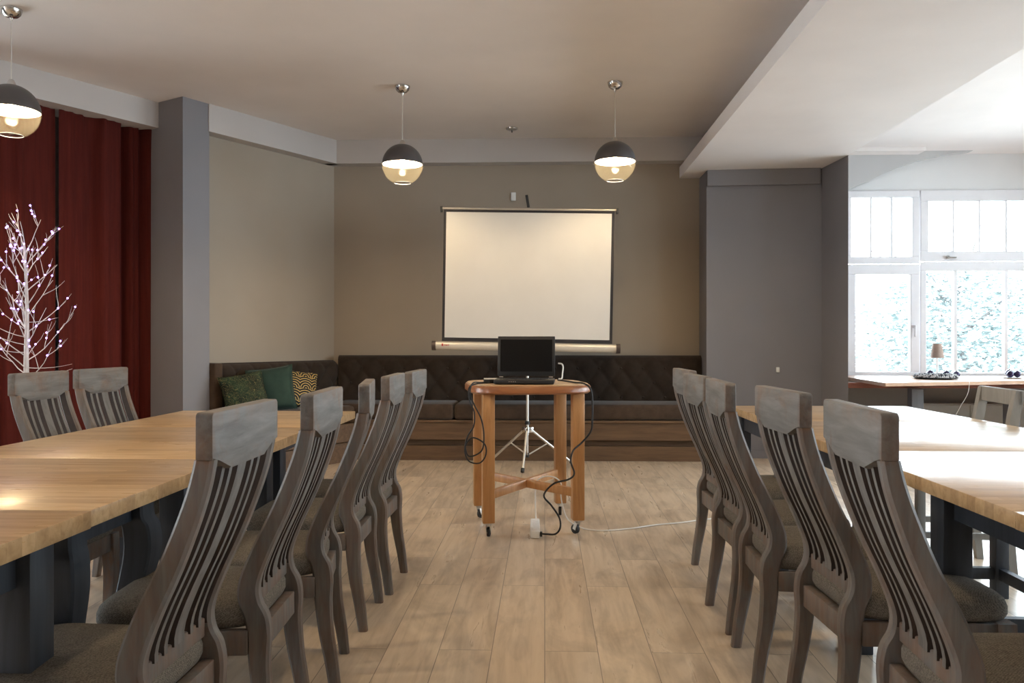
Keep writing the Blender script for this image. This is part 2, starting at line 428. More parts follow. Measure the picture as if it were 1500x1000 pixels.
# soffits
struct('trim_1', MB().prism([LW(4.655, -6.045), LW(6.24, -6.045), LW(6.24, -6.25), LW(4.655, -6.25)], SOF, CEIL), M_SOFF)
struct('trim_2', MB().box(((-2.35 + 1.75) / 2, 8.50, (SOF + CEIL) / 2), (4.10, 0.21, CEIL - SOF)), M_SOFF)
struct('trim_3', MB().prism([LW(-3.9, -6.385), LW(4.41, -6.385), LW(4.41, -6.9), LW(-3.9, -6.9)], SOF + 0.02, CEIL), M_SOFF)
# left window wall behind the curtains, with a tall window just left of the frame
wl = MB()
def lw_box(s0, s1, z0, z1): wl.prism([LW(s0, -6.78), LW(s1, -6.78), LW(s1, -7.0), LW(s0, -7.0)], z0, z1)
lw_box(2.75, 4.5, 0, CEIL); lw_box(-4.2, -1.6, 0, CEIL); lw_box(0.3, 0.9, 0, CEIL)
for a, b in ((-1.6, 0.3), (0.9, 2.75)): lw_box(a, b, 0, 0.50); lw_box(a, b, 2.85, CEIL)
struct('wall_left', wl, M_GREY)
for i, (a, b) in enumerate(((0.9, 2.75), (-1.6, 0.3))):
    f = MB()
    def bar(s0, s1, z0, z1): f.prism([LW(s0, -6.86), LW(s1, -6.86), LW(s1, -6.93), LW(s0, -6.93)], z0, z1)
    bar(a, b, 0.50, 0.58); bar(a, b, 2.77, 2.85); bar(a, a + .08, .58, 2.77); bar(b - .08, b, .58, 2.77); bar((a + b) / 2 - .05, (a + b) / 2 + .05, .58, 2.77); bar(a + .08, b - .08, 2.05, 2.13)
    w = struct(f'window_{i + 3}', f, M_WHITE)
    struct('pane', MB().prism([LW(a + .05, -6.892), LW(b - .05, -6.892), LW(b - .05, -6.898), LW(a + .05, -6.898)], .55, 2.8), M_GLASS, w)
# wall behind the camera and right wall
struct('wall_front', MB().box((-1.3, -2.9, CEIL / 2), (16.4, 0.2, CEIL)), M_BEIGE)
wr = MB()
wr.box((6.75, -1.2, CEIL / 2), (0.2, 3.2, CEIL)); wr.box((6.75, 8.9, CEIL / 2), (0.2, 1.0, CEIL)); wr.box((6.75, 4.3, CEIL / 2), (0.2, 0.6, CEIL))
for y0, y1 in ((0.4, 4.0), (4.6, 8.4)): wr.box((6.75, (y0 + y1) / 2, 0.4), (0.2, y1 - y0, 0.8)); wr.box((6.75, (y0 + y1) / 2, 3.0), (0.2, y1 - y0, 0.4))
struct('wall_right', wr, M_LGREY)
for i, (y0, y1) in enumerate(((0.4, 4.0), (4.6, 8.4))):
    f = MB(); yc = (y0 + y1) / 2; L = y1 - y0
    f.box((6.75, yc, .85), (.08, L, .1)).box((6.75, yc, 2.75), (.08, L, .1)).box((6.75, yc, 2.05), (.08, L, .1))
    for y in (y0 + .05, y1 - .05, y0 + L / 3, y0 + 2 * L / 3): f.box((6.75, y, 1.8), (.08, .1, 1.9))
    w = struct(f'window_{i + 5}', f, M_WHITE)
    struct('pane', MB().box((6.75, yc, 1.8), (.006, L - .06, 1.9)), M_GLASS, w)

# grey pier between the bench niche and the window bay, with its slim ledge
struct('wall_pier', MB().prism([(1.585, 8.17), (2.675, 8.10), (2.722, 7.53), (3.10, 9.35), (3.10, 9.55), (1.585, 9.55)], 0, CEIL), M_GREY)
struct('trim_4', MB().prism([(1.585, 8.135), (2.655, 8.067), (2.668, 8.12), (1.585, 8.20)], 2.655, BEAM, bev=0.004), M_GREY)
struct('baseboard_pier', MB().prism([(1.60, 8.155), (2.66, 8.085), (2.67, 8.12), (1.60, 8.19)], 0.0, 0.075), M_GREY)
# dropped beam: slab with a set-back body above it
struct('beam', MB().prism([(1.382, BEAM), (2.722, BEAM), (2.722, CEIL), (1.66, CEIL), (1.66, 2.925), (1.382, 2.925)], -2.8, 8.60, axis='y'), M_BEAM)

# ------------------------------------------------------------------ window bay on the right
YW = 9.30
wb = MB()
wb.box((4.9, YW + 0.1, 0.39), (3.8, 0.22, 0.78))
wb.box((4.9, YW + 0.1, 2.99), (3.8, 0.22, 0.46))
wb.box((3.20, YW + 0.1, 1.77), (0.26, 0.22, 2.0))
struct('wall_window', wb, M_LGREY)
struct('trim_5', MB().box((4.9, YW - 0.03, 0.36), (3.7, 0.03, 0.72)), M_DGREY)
arch = [(3.0, 2.64), (3.16, 2.72), (3.322, 2.797), (3.507, 2.875), (3.713, 2.975), (3.874, 3.041), (4.05, 3.098)]
arch = arch + [(4.23, 3.14), (4.394, 3.17), (4.62, 3.195), (4.62, 3.21), (3.0, 3.21)]
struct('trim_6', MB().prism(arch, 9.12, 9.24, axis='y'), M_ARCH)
struct('trim_7', MB().box((3.38, 9.08, 3.18), (1.32, 0.30, 0.04)), M_CEIL)

def sash(x0, x1, z0, z1, panes, fw, label, y=YW):
    """frame ring around panes: panes list of (x0,x1,z0,z1) holes in a row sorted by x"""
    f = MB(); d = 0.07
    f.box(((x0 + x1) / 2, y, (z0 + panes[0][2]) / 2), (x1 - x0, d, panes[0][2] - z0), bev=.006)
    f.box(((x0 + x1) / 2, y, (z1 + panes[0][3]) / 2), (x1 - x0, d, z1 - panes[0][3]), bev=.006)
    xs = [x0] + [v for p in panes for v in p[:2]] + [x1]
    zc = (panes[0][2] + panes[0][3]) / 2; h = panes[0][3] - panes[0][2]
    f.box(((xs[0] + xs[1]) / 2, y, zc), (xs[1] - xs[0], d, h), bev=.006)
    f.box(((xs[-1] + xs[-2]) / 2, y, zc), (xs[-1] - xs[-2], d, h), bev=.006)
    w = struct(label, f, M_WHITE)
    for i in range(1, len(panes)):
        a, b = panes[i - 1][1], panes[i][0]
        struct('muntin', MB().box(((a + b) / 2, y, zc), (b - a, d * .7, h)), M_WHITE, w)
    for p in panes: struct('pane', MB().box(((p[0] + p[1]) / 2, y, zc), (p[1] - p[0] + .004, .006, h + .004)), M_GLASS, w)
    return w
def split(x0, x1, z0, z1, muntins, mw):
    e = [x0] + [v for m in muntins for v in (m - mw / 2, m + mw / 2)] + [x1]
    return [(e[i], e[i + 1], z0, z1) for i in range(0, len(e), 2)]
W1 = sash(3.30, 4.125, 1.995, 2.80, split(3.385, 4.05, 2.071, 2.724, [3.60, 3.825], .022), .07, 'window_1')
W1b = sash(3.30, 4.125, 0.70, 1.985, [(3.433, 4.027, 0.80, 1.876)], .07, 'window_2')
struct('handle', MB().box((4.065, YW - .065, 1.25), (.022, .022, .13), bev=.006).box((4.065, YW - .045, 1.30), (.03, .03, .03)), M_WHITE, W1b)
W2 = sash(4.135, 6.40, 2.02, 2.80, split(4.22, 6.32, 2.126, 2.681, [4.493, 4.774, 5.061, 5.35, 5.63, 5.92], .022), .07, 'window_7')
struct('handle', MB().box((4.46, YW - .06, 2.055), (.10, .02, .018), bev=.005).box((4.42, YW - .045, 2.06), (.03, .03, .03)), M_CHROME, W2)
W2b = sash(4.135, 6.40, 0.70, 2.01, split(4.198, 6.32, 0.79, 1.912, [4.516, 5.061, 5.62], .035), .07, 'window_8')

# counter, rail, posts, radiator
ct = thing('window_counter', 'long light oak counter running below the bright window on the right', 'counter', (3.0, 8.2, 0))
def rel(o, root): o.location = -Vector(root.location); return o
rel(MB().prism([(3.087, 7.62), (4.60, 8.13), (6.3, 8.25), (6.3, 9.24), (3.10, 9.24), (3.174, 8.713)], 0.728, 0.762, bev=.004).make('worktop', M_COUNTER, ct), ct)
rel(MB().prism([(2.98, 8.36), (6.3, 8.42), (6.3, 8.46), (2.98, 8.40)], 0.672, 0.727).make('front_rail', M_COUNTRED, ct), ct)
for x in (3.655, 4.58, 5.7):
    rel(MB().box((x, 8.30, 0.336), (0.115, 0.10, 0.67), bev=.004).make('leg', M_GREYPOST, ct), ct)
rd = thing('radiator', 'beige panel radiator under the window counter', 'radiator', (5.0, 9.0, 0))
rp = MB().box((5.05, 9.08, 0.285), (2.05, 0.09, 0.37), bev=.008)
for k in range(4): rp.box((4.285 + k * 0.51, 9.03, 0.285), (.49, .014, .34), bev=.005)
rel(rp.make('panel', M_RADI, rd), rd)
for x in (4.2, 5.9): rel(MB().box((x, 9.09, 0.05), (.04, .05, .10)).make('foot', M_RADI, rd), rd)

# table lamp on the counter
tl = thing('table_lamp', 'small brown shaded table lamp on the window counter', 'lamp', (4.06, 8.72, 0.762))
MB().lathe([(0.05, 0), (0.05, 0.008), (0.012, 0.016), (0.008, 0.03), (0.008, 0.24)], 20, cap0=True, cap1=True).make('base', M_CHROME, tl, 40)
sh = MB().lathe([(0.066, 0.205), (0.043, 0.352)], 28); bmesh.ops.solidify(sh.bm, geom=list(sh.bm.faces), thickness=0.002)
sh.make('lamp_shade', M_LSHADE, tl, 40)
cd_ = MB().tube(smoothpath([(4.06, 8.68, .768), (4.03, 8.52, .768), (3.98, 8.24, .768), (3.966, 8.0, .769), (3.960, 7.885, .766), (3.958, 7.87, .74), (3.955, 7.90, .64), (3.93, 7.98, .52), (3.90, 8.08, .36)], 6), .0028, 6).make('power_cord', M_CABLEW, tl, 60); cd_.location = -Vector(tl.location); cd_['label'] = 'thin white cord'

tr = thing('beaded_tray', 'round tray with black and white beaded rim on the counter', 'tray', (3.905, 8.42, 0.762))
MB().lathe([(0.001, 0.0), (0.18, 0.0), (0.205, 0.012), (0.20, 0.02), (0.001, 0.014)], 40).make('plate', M_BLACK, tr, 40)
rim = MB()
for ring, (rr, zz, nb) in enumerate(((0.198, 0.026, 66), (0.190, 0.037, 62), (0.180, 0.046, 58))):
    for k in range(nb): rim.sphere((rr * math.cos(2 * PI * k / nb), rr * math.sin(2 * PI * k / nb), zz), 0.0092, 8, 6)
rim.make('bead_rim', M_BEADS, tr, 60)

def bauble(x, y, z, r, label, group):
    b = thing('bauble', label, 'bauble', (x, y, z), 0, group)
    MB().sphere((0, 0, r), r, 20, 12).make('ball', M_BAUB, b, 60)
    MB().lathe([(0.008, 2 * r - .003), (0.008, 2 * r + .008)], 10, cap1=True).make('cap', M_CHROME, b, 40)
bauble(4.205, 8.62, 0.762, .035, 'dark violet bauble behind the beaded tray, rightmost of three', 'baubles behind the tray')
bauble(4.135, 8.68, 0.762, .036, 'dark violet bauble behind the beaded tray, middle of three', 'baubles behind the tray')
bauble(4.00, 8.745, 0.762, .037, 'dark violet bauble behind the beaded tray, leftmost of three', 'baubles behind the tray')
sc_ = tag(MB().lathe([(0.001, 0), (0.07, 0), (0.095, 0.008), (0.09, 0.011), (0.001, 0.006)], 32).make('saucer', M_WHITE, None, 40, (4.755, 8.60, 0.762)), 'small white saucer carrying three baubles at the right of the counter', 'saucer')
bauble(4.715, 8.565, 0.770, .034, 'dark violet bauble on the white saucer, front left of three', 'baubles on the saucer')
bauble(4.79, 8.575, 0.770, .034, 'dark violet bauble on the white saucer, front right of three', 'baubles on the saucer')
bauble(4.75, 8.645, 0.770, .040, 'dark violet bauble on the white saucer, back and topmost of three', 'baubles on the saucer')

# ------------------------------------------------------------------ outdoors
gr = MB().box((2, 34, -0.9), (90, 46, 0.2)); struct('ground', gr, M_LAWN)
gl = MB().box((-45, 10, -0.9), (60, 60, 0.2)); struct('ground_left', gl, M_LAWN)
def tree(x, y, h, r, z0, label, n, seed):
    rnd = random.Random(seed)
    t = thing('garden_tree', label, 'tree', (x, y, -0.8), 0, 'trees outside the window')
    tk = MB(); tk.tube(smoothpath([(0, 0, 0), (.1, 0, h * .3), (-.05, .1, h * .6), (0, 0, h * .95)], 5), [0.16 - 0.13 * i / 15 for i in range(16)], 8)
    for k in range(16):
        a = rnd.uniform(0, 2 * PI); zz = h * rnd.uniform(.25, .85); L = r * rnd.uniform(.6, 1.0)
        tk.tube(smoothpath([(0, 0, zz), (L * .4 * math.cos(a), L * .4 * math.sin(a), zz + .25 * L), (L * math.cos(a), L * math.sin(a), zz + .7 * L)], 4), [.05 - .005 * i for i in range(9)], 6)
    tk.make('trunk', M_BARK, t, 60)
    lf = bmesh.new()
    for k in range(n):
        while True:
            p = Vector((rnd.uniform(-1, 1), rnd.uniform(-1, 1), rnd.uniform(-1, 1)))
            if .25 < p.length < 1: break
        c = Vector((p.x * r, p.y * r, z0 + (h - z0) * (p.z + 1) / 2)); c += Vector((rnd.gauss(0, .1), rnd.gauss(0, .1), 0))
        s = rnd.uniform(.045, .10); q = Matrix.Rotation(rnd.uniform(0, 6.28), 3, 'Z') @ Matrix.Rotation(rnd.uniform(0, 3.14), 3, 'X')
        vs = [lf.verts.new(c + q @ Vector(v) * s) for v in ((-1, 0, 0), (0, -.45, .1), (1, 0, 0), (0, .45, .1))]
        lf.faces.new(vs)
    mb = MB(); mb.bm = lf; o = mb.make('foliage', M_LEAVES, t); o['kind'] = 'stuff'
tree(9.6, 19.5, 4.0, 2.2, 0.4, 'pale leafy tree outside the window, filling the second pane', 12000, 3)
tree(14.6, 22.0, 4.4, 2.4, 0.4, 'pale leafy tree outside, at the right edge of the window', 10000, 4)
tree(5.2, 17.0, 2.6, 1.1, 0.2, 'low pale bush-like tree outside the left casement', 5000, 5)

# ------------------------------------------------------------------ dining chairs with tall slatted backs
def chair_profile():
    # z, rear edge (y), thickness
    P = [(0, 0.0, .036), (.10, .010, .042), (.20, .024, .048), (.30, .030, .055), (.37, .027, .062), (.42, .034, .064), (.455, .052, .060),
         (.49, .058, .056), (.53, .050, .055), (.60, .022, .054), (.66, -.006, .052), (.72, -.032, .049), (.80, -.062, .046), (.86, -.080, .043), (.912, -.090, .040)]
    return smoothpath(P, 4)
PROF = chair_profile()
def prof_at(z):
    for a, b in zip(PROF, PROF[1:]):
        if a[0] <= z <= b[0]:
            t = (z - a[0]) / max(1e-9, b[0] - a[0]); return a[1] + (b[1] - a[1]) * t, a[2] + (b[2] - a[2]) * t
    return PROF[-1][1], PROF[-1][2]
def make_slat_chair(label):
    t = thing('slat_back_chair', label, 'chair')
    for sx in (-1, 1):
        rs = []
        for z, y, th in PROF:
            xo = 0.195 - 0.008 * (1 - abs(z - .45) / .55); w = .033 + .006 * max(0, 1 - abs(z - .42) / .4); xi = xo - w; c = .007
            y0, y1 = y, y + th
            rs.append([(sx * p[0], p[1], z) for p in ((xi + c, y0), (xo - c, y0), (xo, y0 + c), (xo, y1 - c), (xo - c, y1), (xi + c, y1), (xi, y1 - c), (xi, y0 + c))])
        o = MB().rings(rs).make('rear_post', M_CHAIR, t, 35); o.data.materials.append(M_SLATSHADE)
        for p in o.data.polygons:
            if p.normal.x * sx < -.8 and .47 < p.center.z < .92: p.material_index = 1  # inner post faces carry the same painted slot shade
    # crest rail with a chamfered lower edge
    c = MB().prism([(-.199, .912), (-.199, 1.0), (-.192, 1.007), (.192, 1.007), (.199, 1.0), (.199, .912), (.162, .912), (.105, .883), (-.105, .883), (-.162, .912)], -.092, -.056, axis='y', bev=.004)
    c.make('crest_rail', M_CREST, t, 30)
    def slat(xc, w, name):
        rs = []; th = .021; N = 22
        for i in range(N + 1):
            z = .478 + (.905 - .478) * i / N; y, pt = prof_at(z); y += .007
            rs.append([(xc - w / 2, y, z), (xc + w / 2, y, z), (xc + w / 2, y + th, z), (xc - w / 2, y + th, z)])
        o = MB().rings(rs).make(name, M_SLAT, t, 35); o.data.materials.append(M_SLATSHADE)
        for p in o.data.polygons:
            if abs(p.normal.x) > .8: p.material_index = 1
    slat(0, .050, 'center_splat')
    for sx in (-1, 1):
        slat(sx * .065, .0165, 'slat'); slat(sx * .1085, .0165, 'slat')
    MB().box((0, .082, .462), (.322, .024, .046), bev=.004).make('lower_back_rail', M_CHAIR, t, 30)
    fr = MB()
    fr.box((0, .062, .352), (.322, .030, .068), bev=.003).box((0, .468, .352), (.372, .026, .068), bev=.003)
    for sx in (-1, 1): fr.beam((sx * .180, .085, .352), (sx * .198, .45, .352), .024, .066, bev=.003)
    fr.make('seat_frame', M_CHAIR, t, 30)
    # upholstered seat: lofted superellipse rings
    rs = []; n = 40
    for zz, k in ((.386, .93), (.392, .97), (.405, 1.0), (.425, 1.0), (.441, .975), (.452, .92), (.461, .80), (.466, .6), (.469, .35), (.470, .06)):
        r = []
        for j in range(n):
            a = 2 * PI * j / n; ca, sa = math.cos(a), math.sin(a); e = 2 / 6.0
            u = abs(ca) ** e * (1 if ca > 0 else -1); v = abs(sa) ** e * (1 if sa > 0 else -1)
            hw = .188 + .030 * (v + 1) / 2
            yv = .282 + .218 * v * k + (1 - k) * 0
            r.append((u * hw * k, yv, zz))
        rs.append(r)
    MB().rings(rs).make('seat', M_TWEED, t, 50)
    for sx in (-1, 1):
        rs = []
        for z, y, h in smoothpath([(0, .452, .017), (.10, .462, .018), (.22, .470, .021), (.32, .468, .024), (.386, .466, .024)], 4):
            x = sx * .192
            rs.append([(x - h, y - h, z), (x + h, y - h, z), (x + h, y + h, z), (x - h, y + h, z)])
        MB().rings(rs).make('leg', M_CHAIR, t, 35)
    return t
R90 = PI / 2
LG = 'grey slat-back chairs along the left table'; RG = 'grey slat-back chairs along the right table'
spots = [  # x, y of the point between the rear feet, heading, label
    (-0.745, 1.80, R90, 'worn grey slat-back chair nearest the camera in the left aisle row', LG),
    (-0.708, 2.34, R90 + .05, 'worn grey slat-back chair, second from the camera in the left aisle row', LG),
    (-0.690, 2.84, R90 + .16, 'worn grey slat-back chair turned askew, middle of the left aisle row', LG),
    (-0.704, 3.42, R90 + .02, 'worn grey slat-back chair, fourth from the camera in the left aisle row', LG),
    (-0.682, 3.89, R90 - .02, 'worn grey slat-back chair farthest from the camera in the left aisle row', LG),
    (0.760, 1.84, -R90 - .05, 'worn grey slat-back chair nearest the camera in the right aisle row', RG),
    (0.768, 2.46, -R90 + .05, 'worn grey slat-back chair, second from the camera in the right aisle row', RG),
    (0.694, 2.955, -R90 - .03, 'worn grey slat-back chair, middle of the right aisle row', RG),
    (0.702, 3.44, -R90 + .03, 'worn grey slat-back chair, fourth from the camera in the right aisle row', RG),
    (0.758, 4.09, -R90 + .04, 'worn grey slat-back chair farthest from the camera in the right aisle row', RG),
    (-2.19, 3.02, -R90, 'grey slat-back chair at the curtain side of the left table, cut by the left edge', 'grey slat-back chairs on the curtain side'),
    (-2.19, 3.62, -R90, 'grey slat-back chair facing us in front of the lit twig tree', 'grey slat-back chairs on the curtain side'),
    (-2.185, 4.12, -R90 - .10, 'grey slat-back chair facing us before the red curtain, right of the twig tree', 'grey slat-back chairs on the curtain side'),
]
proto = None
for x, y, rz, lab, grp in spots:
    if proto is None:
        proto = make_slat_chair(lab); proto.location = (x, y, 0); proto.rotation_euler = (0, 0, rz); proto['group'] = grp
    else: dup(proto, (x, y, 0), rz, lab, grp)

# plain open-back chair at the window side of the right table
pc = thing('open_back_chair', 'pale grey chair with an open frame back beyond the right table', 'chair', (2.25, 4.26, 0), R90 - .10)
for sx in (-1, 1):
    rs = []
    for z, y, h in smoothpath([(0, -.02, .016), (.2, .0, .02), (.44, .015, .022), (.65, .0, .022), (.905, -.045, .022)], 4):
        x = sx * .195; rs.append([(x - .022, y - h, z), (x + .022, y - h, z), (x + .022, y + h, z), (x - .022, y + h, z)])
    MB().rings(rs).make('rear_post', M_PCHAIR, pc, 35)
MB().box((0, -.041, .872), (.434, .034, .075), bev=.006).make('top_rail', M_PCHAIR, pc, 30)
MB().box((0, .21, .445), (.43, .46, .04), bev=.01).make('seat', M_PCHAIR, pc, 30)
for sx in (-1, 1):
    MB().box((sx * .188, .40, .2125), (.04, .04, .425), bev=.003).make('leg', M_PCHAIR, pc, 30)
    MB().beam((sx * .190, .03, .20), (sx * .190, .38, .20), .018, .03).make('stretcher', M_PCHAIR, pc, 30)

# ------------------------------------------------------------------ dining tables
def table(x0, x1, y0, y1, zt, legs, label, group, kind='square', stretch=False):
    cx, cy = (x0 + x1) / 2, (y0 + y1) / 2
    t = thing('dining_table', label, 'table', (cx, cy, 0), 0, group)
    MB().box((0, 0, zt - .02), (x1 - x0, y1 - y0, .04), bev=.003).make('tabletop', M_BUTCH, t, 30)
    lx0, lx1, ly0, ly1 = (legs[0] - cx, legs[1] - cx, legs[2] - cy, legs[3] - cy)
    ap = MB(); za = zt - .04 - .048; mx, my = (lx0 + lx1) / 2, (ly0 + ly1) / 2
    for xx in (lx0, lx1): ap.box((xx, my, za), (.024, ly1 - ly0, .092))
    for yy in (ly0, ly1): ap.box((mx, yy, za), (lx1 - lx0, .024, .092))
    ap.make('apron', M_BLUE, t, 30)
    for xx in (lx0, lx1):
        for yy in (ly0, ly1):
            m = MB(); zl = zt - .0405
            if kind == 'square': m.box((xx, yy, zl / 2), (.085, .085, zl), bev=.004)
            elif kind == 'slim': m.box((xx, yy, zl / 2), (.058, .058, zl), bev=.004)
            else:
                rs = []; sx = 1 if xx > mx else -1; sy = 1 if yy > my else -1
                for z, o, h in smoothpath([(0, .022, .028), (.06, .012, .027), (.2, -.012, .030), (.38, -.004, .036), (.52, .018, .041), (.60, .016, .041), (.64, .004, .040), (zl, .004, .040)], 5):
                    px, py = xx + sx * o, yy + sy * o; c = .006
                    rs.append([(px - h + c, py - h, z), (px + h - c, py - h, z), (px + h, py - h + c, z), (px + h, py + h - c, z), (px + h - c, py + h, z), (px - h + c, py + h, z), (px - h, py + h - c, z), (px - h, py - h + c, z)])
                m.rings(rs)
            m.make('leg', M_BLUE, t, 35)
    if stretch:
        for yy in (ly0, ly1): MB().box((mx, yy, .11), (lx1 - lx0, .03, .05)).make('stretcher', M_BLUE, t, 30)
        for xx in (lx0, lx1): MB().box((xx, my, .11), (.03, ly1 - ly0, .05)).make('stretcher', M_BLUE, t, 30)
    return t
TL = 'beech tables of the left row'; TR = 'beech tables of the right row'
table(-2.02, -1.00, 0.88, 1.785, .774, (-1.93, -1.10, 1.0, 1.70), 'beech table with navy legs nearest the camera in the left row, its edge standing proud', TL)
table(-2.005, -1.04, 1.79, 2.665, .760, (-1.80, -1.21, 2.03, 2.385), 'beech table on curved navy legs, second from the camera in the left row', TL, 'curved')
table(-2.005, -1.035, 2.67, 3.645, .760, (-1.85, -1.24, 2.74, 3.56), 'beech table with square navy legs, third from the camera in the left row', TL)
table(-2.000, -1.040, 3.655, 4.50, .760, (-1.85, -1.24, 3.74, 4.40), 'beech table at the far end of the left row, nearest the bench', TL)
table(1.055, 2.14, 0.95, 1.900, .765, (1.16, 2.04, 1.05, 1.80), 'pale reflecting beech table nearest the camera in the right row', TR)
table(1.070, 2.135, 1.906, 2.962, .760, (1.205, 2.03, 1.985, 2.50), 'pale reflecting beech table, second from the camera in the right row', TR)
table(1.070, 2.135, 2.970, 4.035, .760, (1.17, 2.03, 3.09, 3.775), 'pale reflecting beech table, third from the camera in the right row', TR, 'slim', True)
table(1.095, 2.135, 4.043, 4.97, .760, (1.17, 2.05, 4.14, 4.88), 'pale reflecting beech table at the far end of the right row', TR, 'slim')

# ------------------------------------------------------------------ laptop trolley
LT = (-0.115, 5.12, 0.0); LR = math.radians(10.5); HT = 0.89
lt = thing('rolling_table', 'honey pine rolling table with rounded corners carrying the laptop', 'table', LT, LR)
def outline(hx, hy, n=64, e=3.6):
    o = []
    for j in range(n):
        a = 2 * PI * j / n; ca, sa = math.cos(a), math.sin(a)
        o.append((hx * abs(ca) ** (2 / e) * (1 if ca > 0 else -1), hy * abs(sa) ** (2 / e) * (1 if sa > 0 else -1)))
    return o
def shell(levels, e=3.6):
    return [[(p[0], p[1], z) for p in outline(hx, hy, e=e)] for hx, hy, z in levels]
HX, HY = .372, .375
top = MB().rings(shell([(HX - .012, HY - .012, HT - .055), (HX, HY, HT - .045), (HX, HY, HT - .018), (HX - .006, HY - .006, HT - .008), (HX - .012, HY - .012, HT - .006)])).make('table_edge', M_PINEEDGE, lt, 40)
MB().rings(shell([(HX - .014, HY - .014, HT - .010), (HX - .014, HY - .014, HT - .002), (HX - .018, HY - .018, HT)])).make('tabletop', M_PINETOP, lt, 40)
LH = .259
for sx in (-1, 1):
    for sy in (-1, 1):
        x, y = sx * (LH + .008), sy * LH
        lg = MB().box((x, y, (.085 + HT - .055) / 2), (.071, .071, HT - .055 - .085), bev=.005).make('leg', M_PINE, lt, 30)
        cs = MB()
        cs.box((x, y, .080), (.045, .045, .006)); cs.tube([(x, y, .083), (x, y, .066)], .008, 10)
        sw = {(-1, -1): .3, (1, -1): -.6, (-1, 1): .9, (1, 1): .2}[(sx, sy)]; dx, dy = .018 * math.sin(sw), .018 * math.cos(sw)
        for k in (-1, 1):
            ox, oy = k * .013 * math.cos(sw), -k * .013 * math.sin(sw)
            cs.beam((x + ox, y + oy, .070), (x + ox + dx, y + oy + dy, .026), .022, .003, up=(math.cos(sw), -math.sin(sw), 0))
        cs.box((x, y, .068), (.03, .03, .006))
        cs.make('caster_fork', M_ALU, lt, 40)
        wh = MB(); ax = Vector((math.cos(sw), -math.sin(sw), 0)); cc = Vector((x + dx, y + dy, .028))
        wh.tube([cc - ax * .010, cc - ax * .008, cc + ax * .008, cc + ax * .010], [.022, .028, .028, .022], 22)
        wh.make('caster_wheel', M_RUBBER, lt, 40)
cr = MB()
cr.beam((-LH - .0, -LH, .245), (LH, LH, .285), .03, .05, bev=.003)
cr.beam((LH, -LH, .245), (-LH, LH, .285), .03, .05, bev=.003)
cr.make('cross_stretcher', M_PINE, lt, 30)

# laptop
lp = thing('laptop', 'open black laptop on the pine rolling table', 'laptop', (-0.115, 5.02, HT), math.radians(-2))
MB().box((0, -.095, .017), (.352, .245, .024), bev=.004).make('base', M_BLACK, lp, 30)
kb = MB()
for r in range(5):
    for k in range(14): kb.box((-.14 + k * .0215, -.045 - r * .021, .0305), (.018, .017, .003), bev=.001)
kb.make('keyboard', M_KEY, lp, 30)
MB().box((0, -.182, .0295), (.10, .05, .001)).make('touchpad', M_KEY, lp)
ld = MB().box((0, 0, .127), (.352, .014, .245), bev=.004).make('lid', M_BLACK, lp, 30, (0, .038, .036)); ld.rotation_euler = (math.radians(-8), 0, 0)
def m_lcd():
    t = NT('dark_lcd'); t.bsdf((0.003, 0.003, 0.0035), 0.3, spec=0.2); return t.m
MB().box((0, -.0075, .130), (.318, .001, .198)).make('display', m_lcd(), ld)
for sx in (-1, 1):
    MB().tube([(sx * .152 - .012, .030, .033), (sx * .152 + .012, .030, .033)], .0065, 10).make('hinge', M_CHROME, lp, 40)
for k in range(4): MB().box((-.085 + k * .012, -.2185, .018), (.006, .001, .003)).make('status_light', M_ALU, lp)
# dongle with a short white lead at the right side
tag(MB().tube(smoothpath([(.083, 5.02, .915), (.103, 5.02, .918), (.108, 5.03, .95), (.112, 5.045, .985), (.104, 5.05, 1.004), (.082, 5.055, 1.008)], 6), .0045, 8).make('short_lead', M_CABLEW, None, 60), 'short white lead looping up at the right side of the laptop', 'cable')
pb = thing('optical_drive', 'flat dark disc drive lying at the left of the laptop', 'drive', (-.322, 5.03, HT), math.radians(6))
MB().box((0, 0, .012), (.10, .14, .022), bev=.004).make('case', M_BLACK, pb, 30)
MB().box((0, 0, .0245), (.096, .136, .003), bev=.001).make('lid', M_ALU, pb, 30)

# cables
def cable(name, pts, r, mat, label, k=7, cat='cable'):
    return tag(MB().tube(smoothpath(pts, k), r, 8).make(name, mat, None, 60), label, cat)
cable('power_cable', [(.080, 5.10, .905), (.13, 5.06, .9), (.18, 4.97, .896), (.225, 4.86, .897), (.262, 4.79, .872), (.275, 4.79, .80), (.275, 4.80, .70), (.268, 4.82, .62), (.215, 4.84, .55), (.165, 4.80, .51), (.150, 4.78, .45), (.170, 4.78, .38), (.135, 4.78, .345), (.05, 4.79, .318), (-.005, 4.79, .25), (.04, 4.79, .19), (.085, 4.79, .12), (.088, 4.79, .06), (.06, 4.79, .027), (.012, 4.79, .026), (-.018, 4.79, .028)], .0055, M_RUBBER, 'black power cord hanging from the right of the laptop down to the power strip')
cable('looped_cable', [(-.26, 5.10, .902), (-.33, 4.93, .897), (-.40, 4.78, .896), (-.432, 4.70, .875), (-.425, 4.68, .80), (-.40, 4.68, .74), (-.405, 4.69, .66), (-.44, 4.69, .60), (-.455, 4.69, .52), (-.43, 4.69, .46), (-.37, 4.70, .45), (-.335, 4.70, .50), (-.345, 4.70, .56), (-.41, 4.69, .595), (-.45, 4.68, .55), (-.43, 4.68, .49), (-.36, 4.68, .52), (-.345, 4.68, .60), (-.36, 4.68, .70), (-.41, 4.69, .80), (-.425, 4.695, .86), (-.41, 4.73, .905), (-.36, 4.87, .90), (-.30, 5.10, .903)], .0042, M_RUBBER, 'thin black cable hanging in loops off the left of the rolling table')
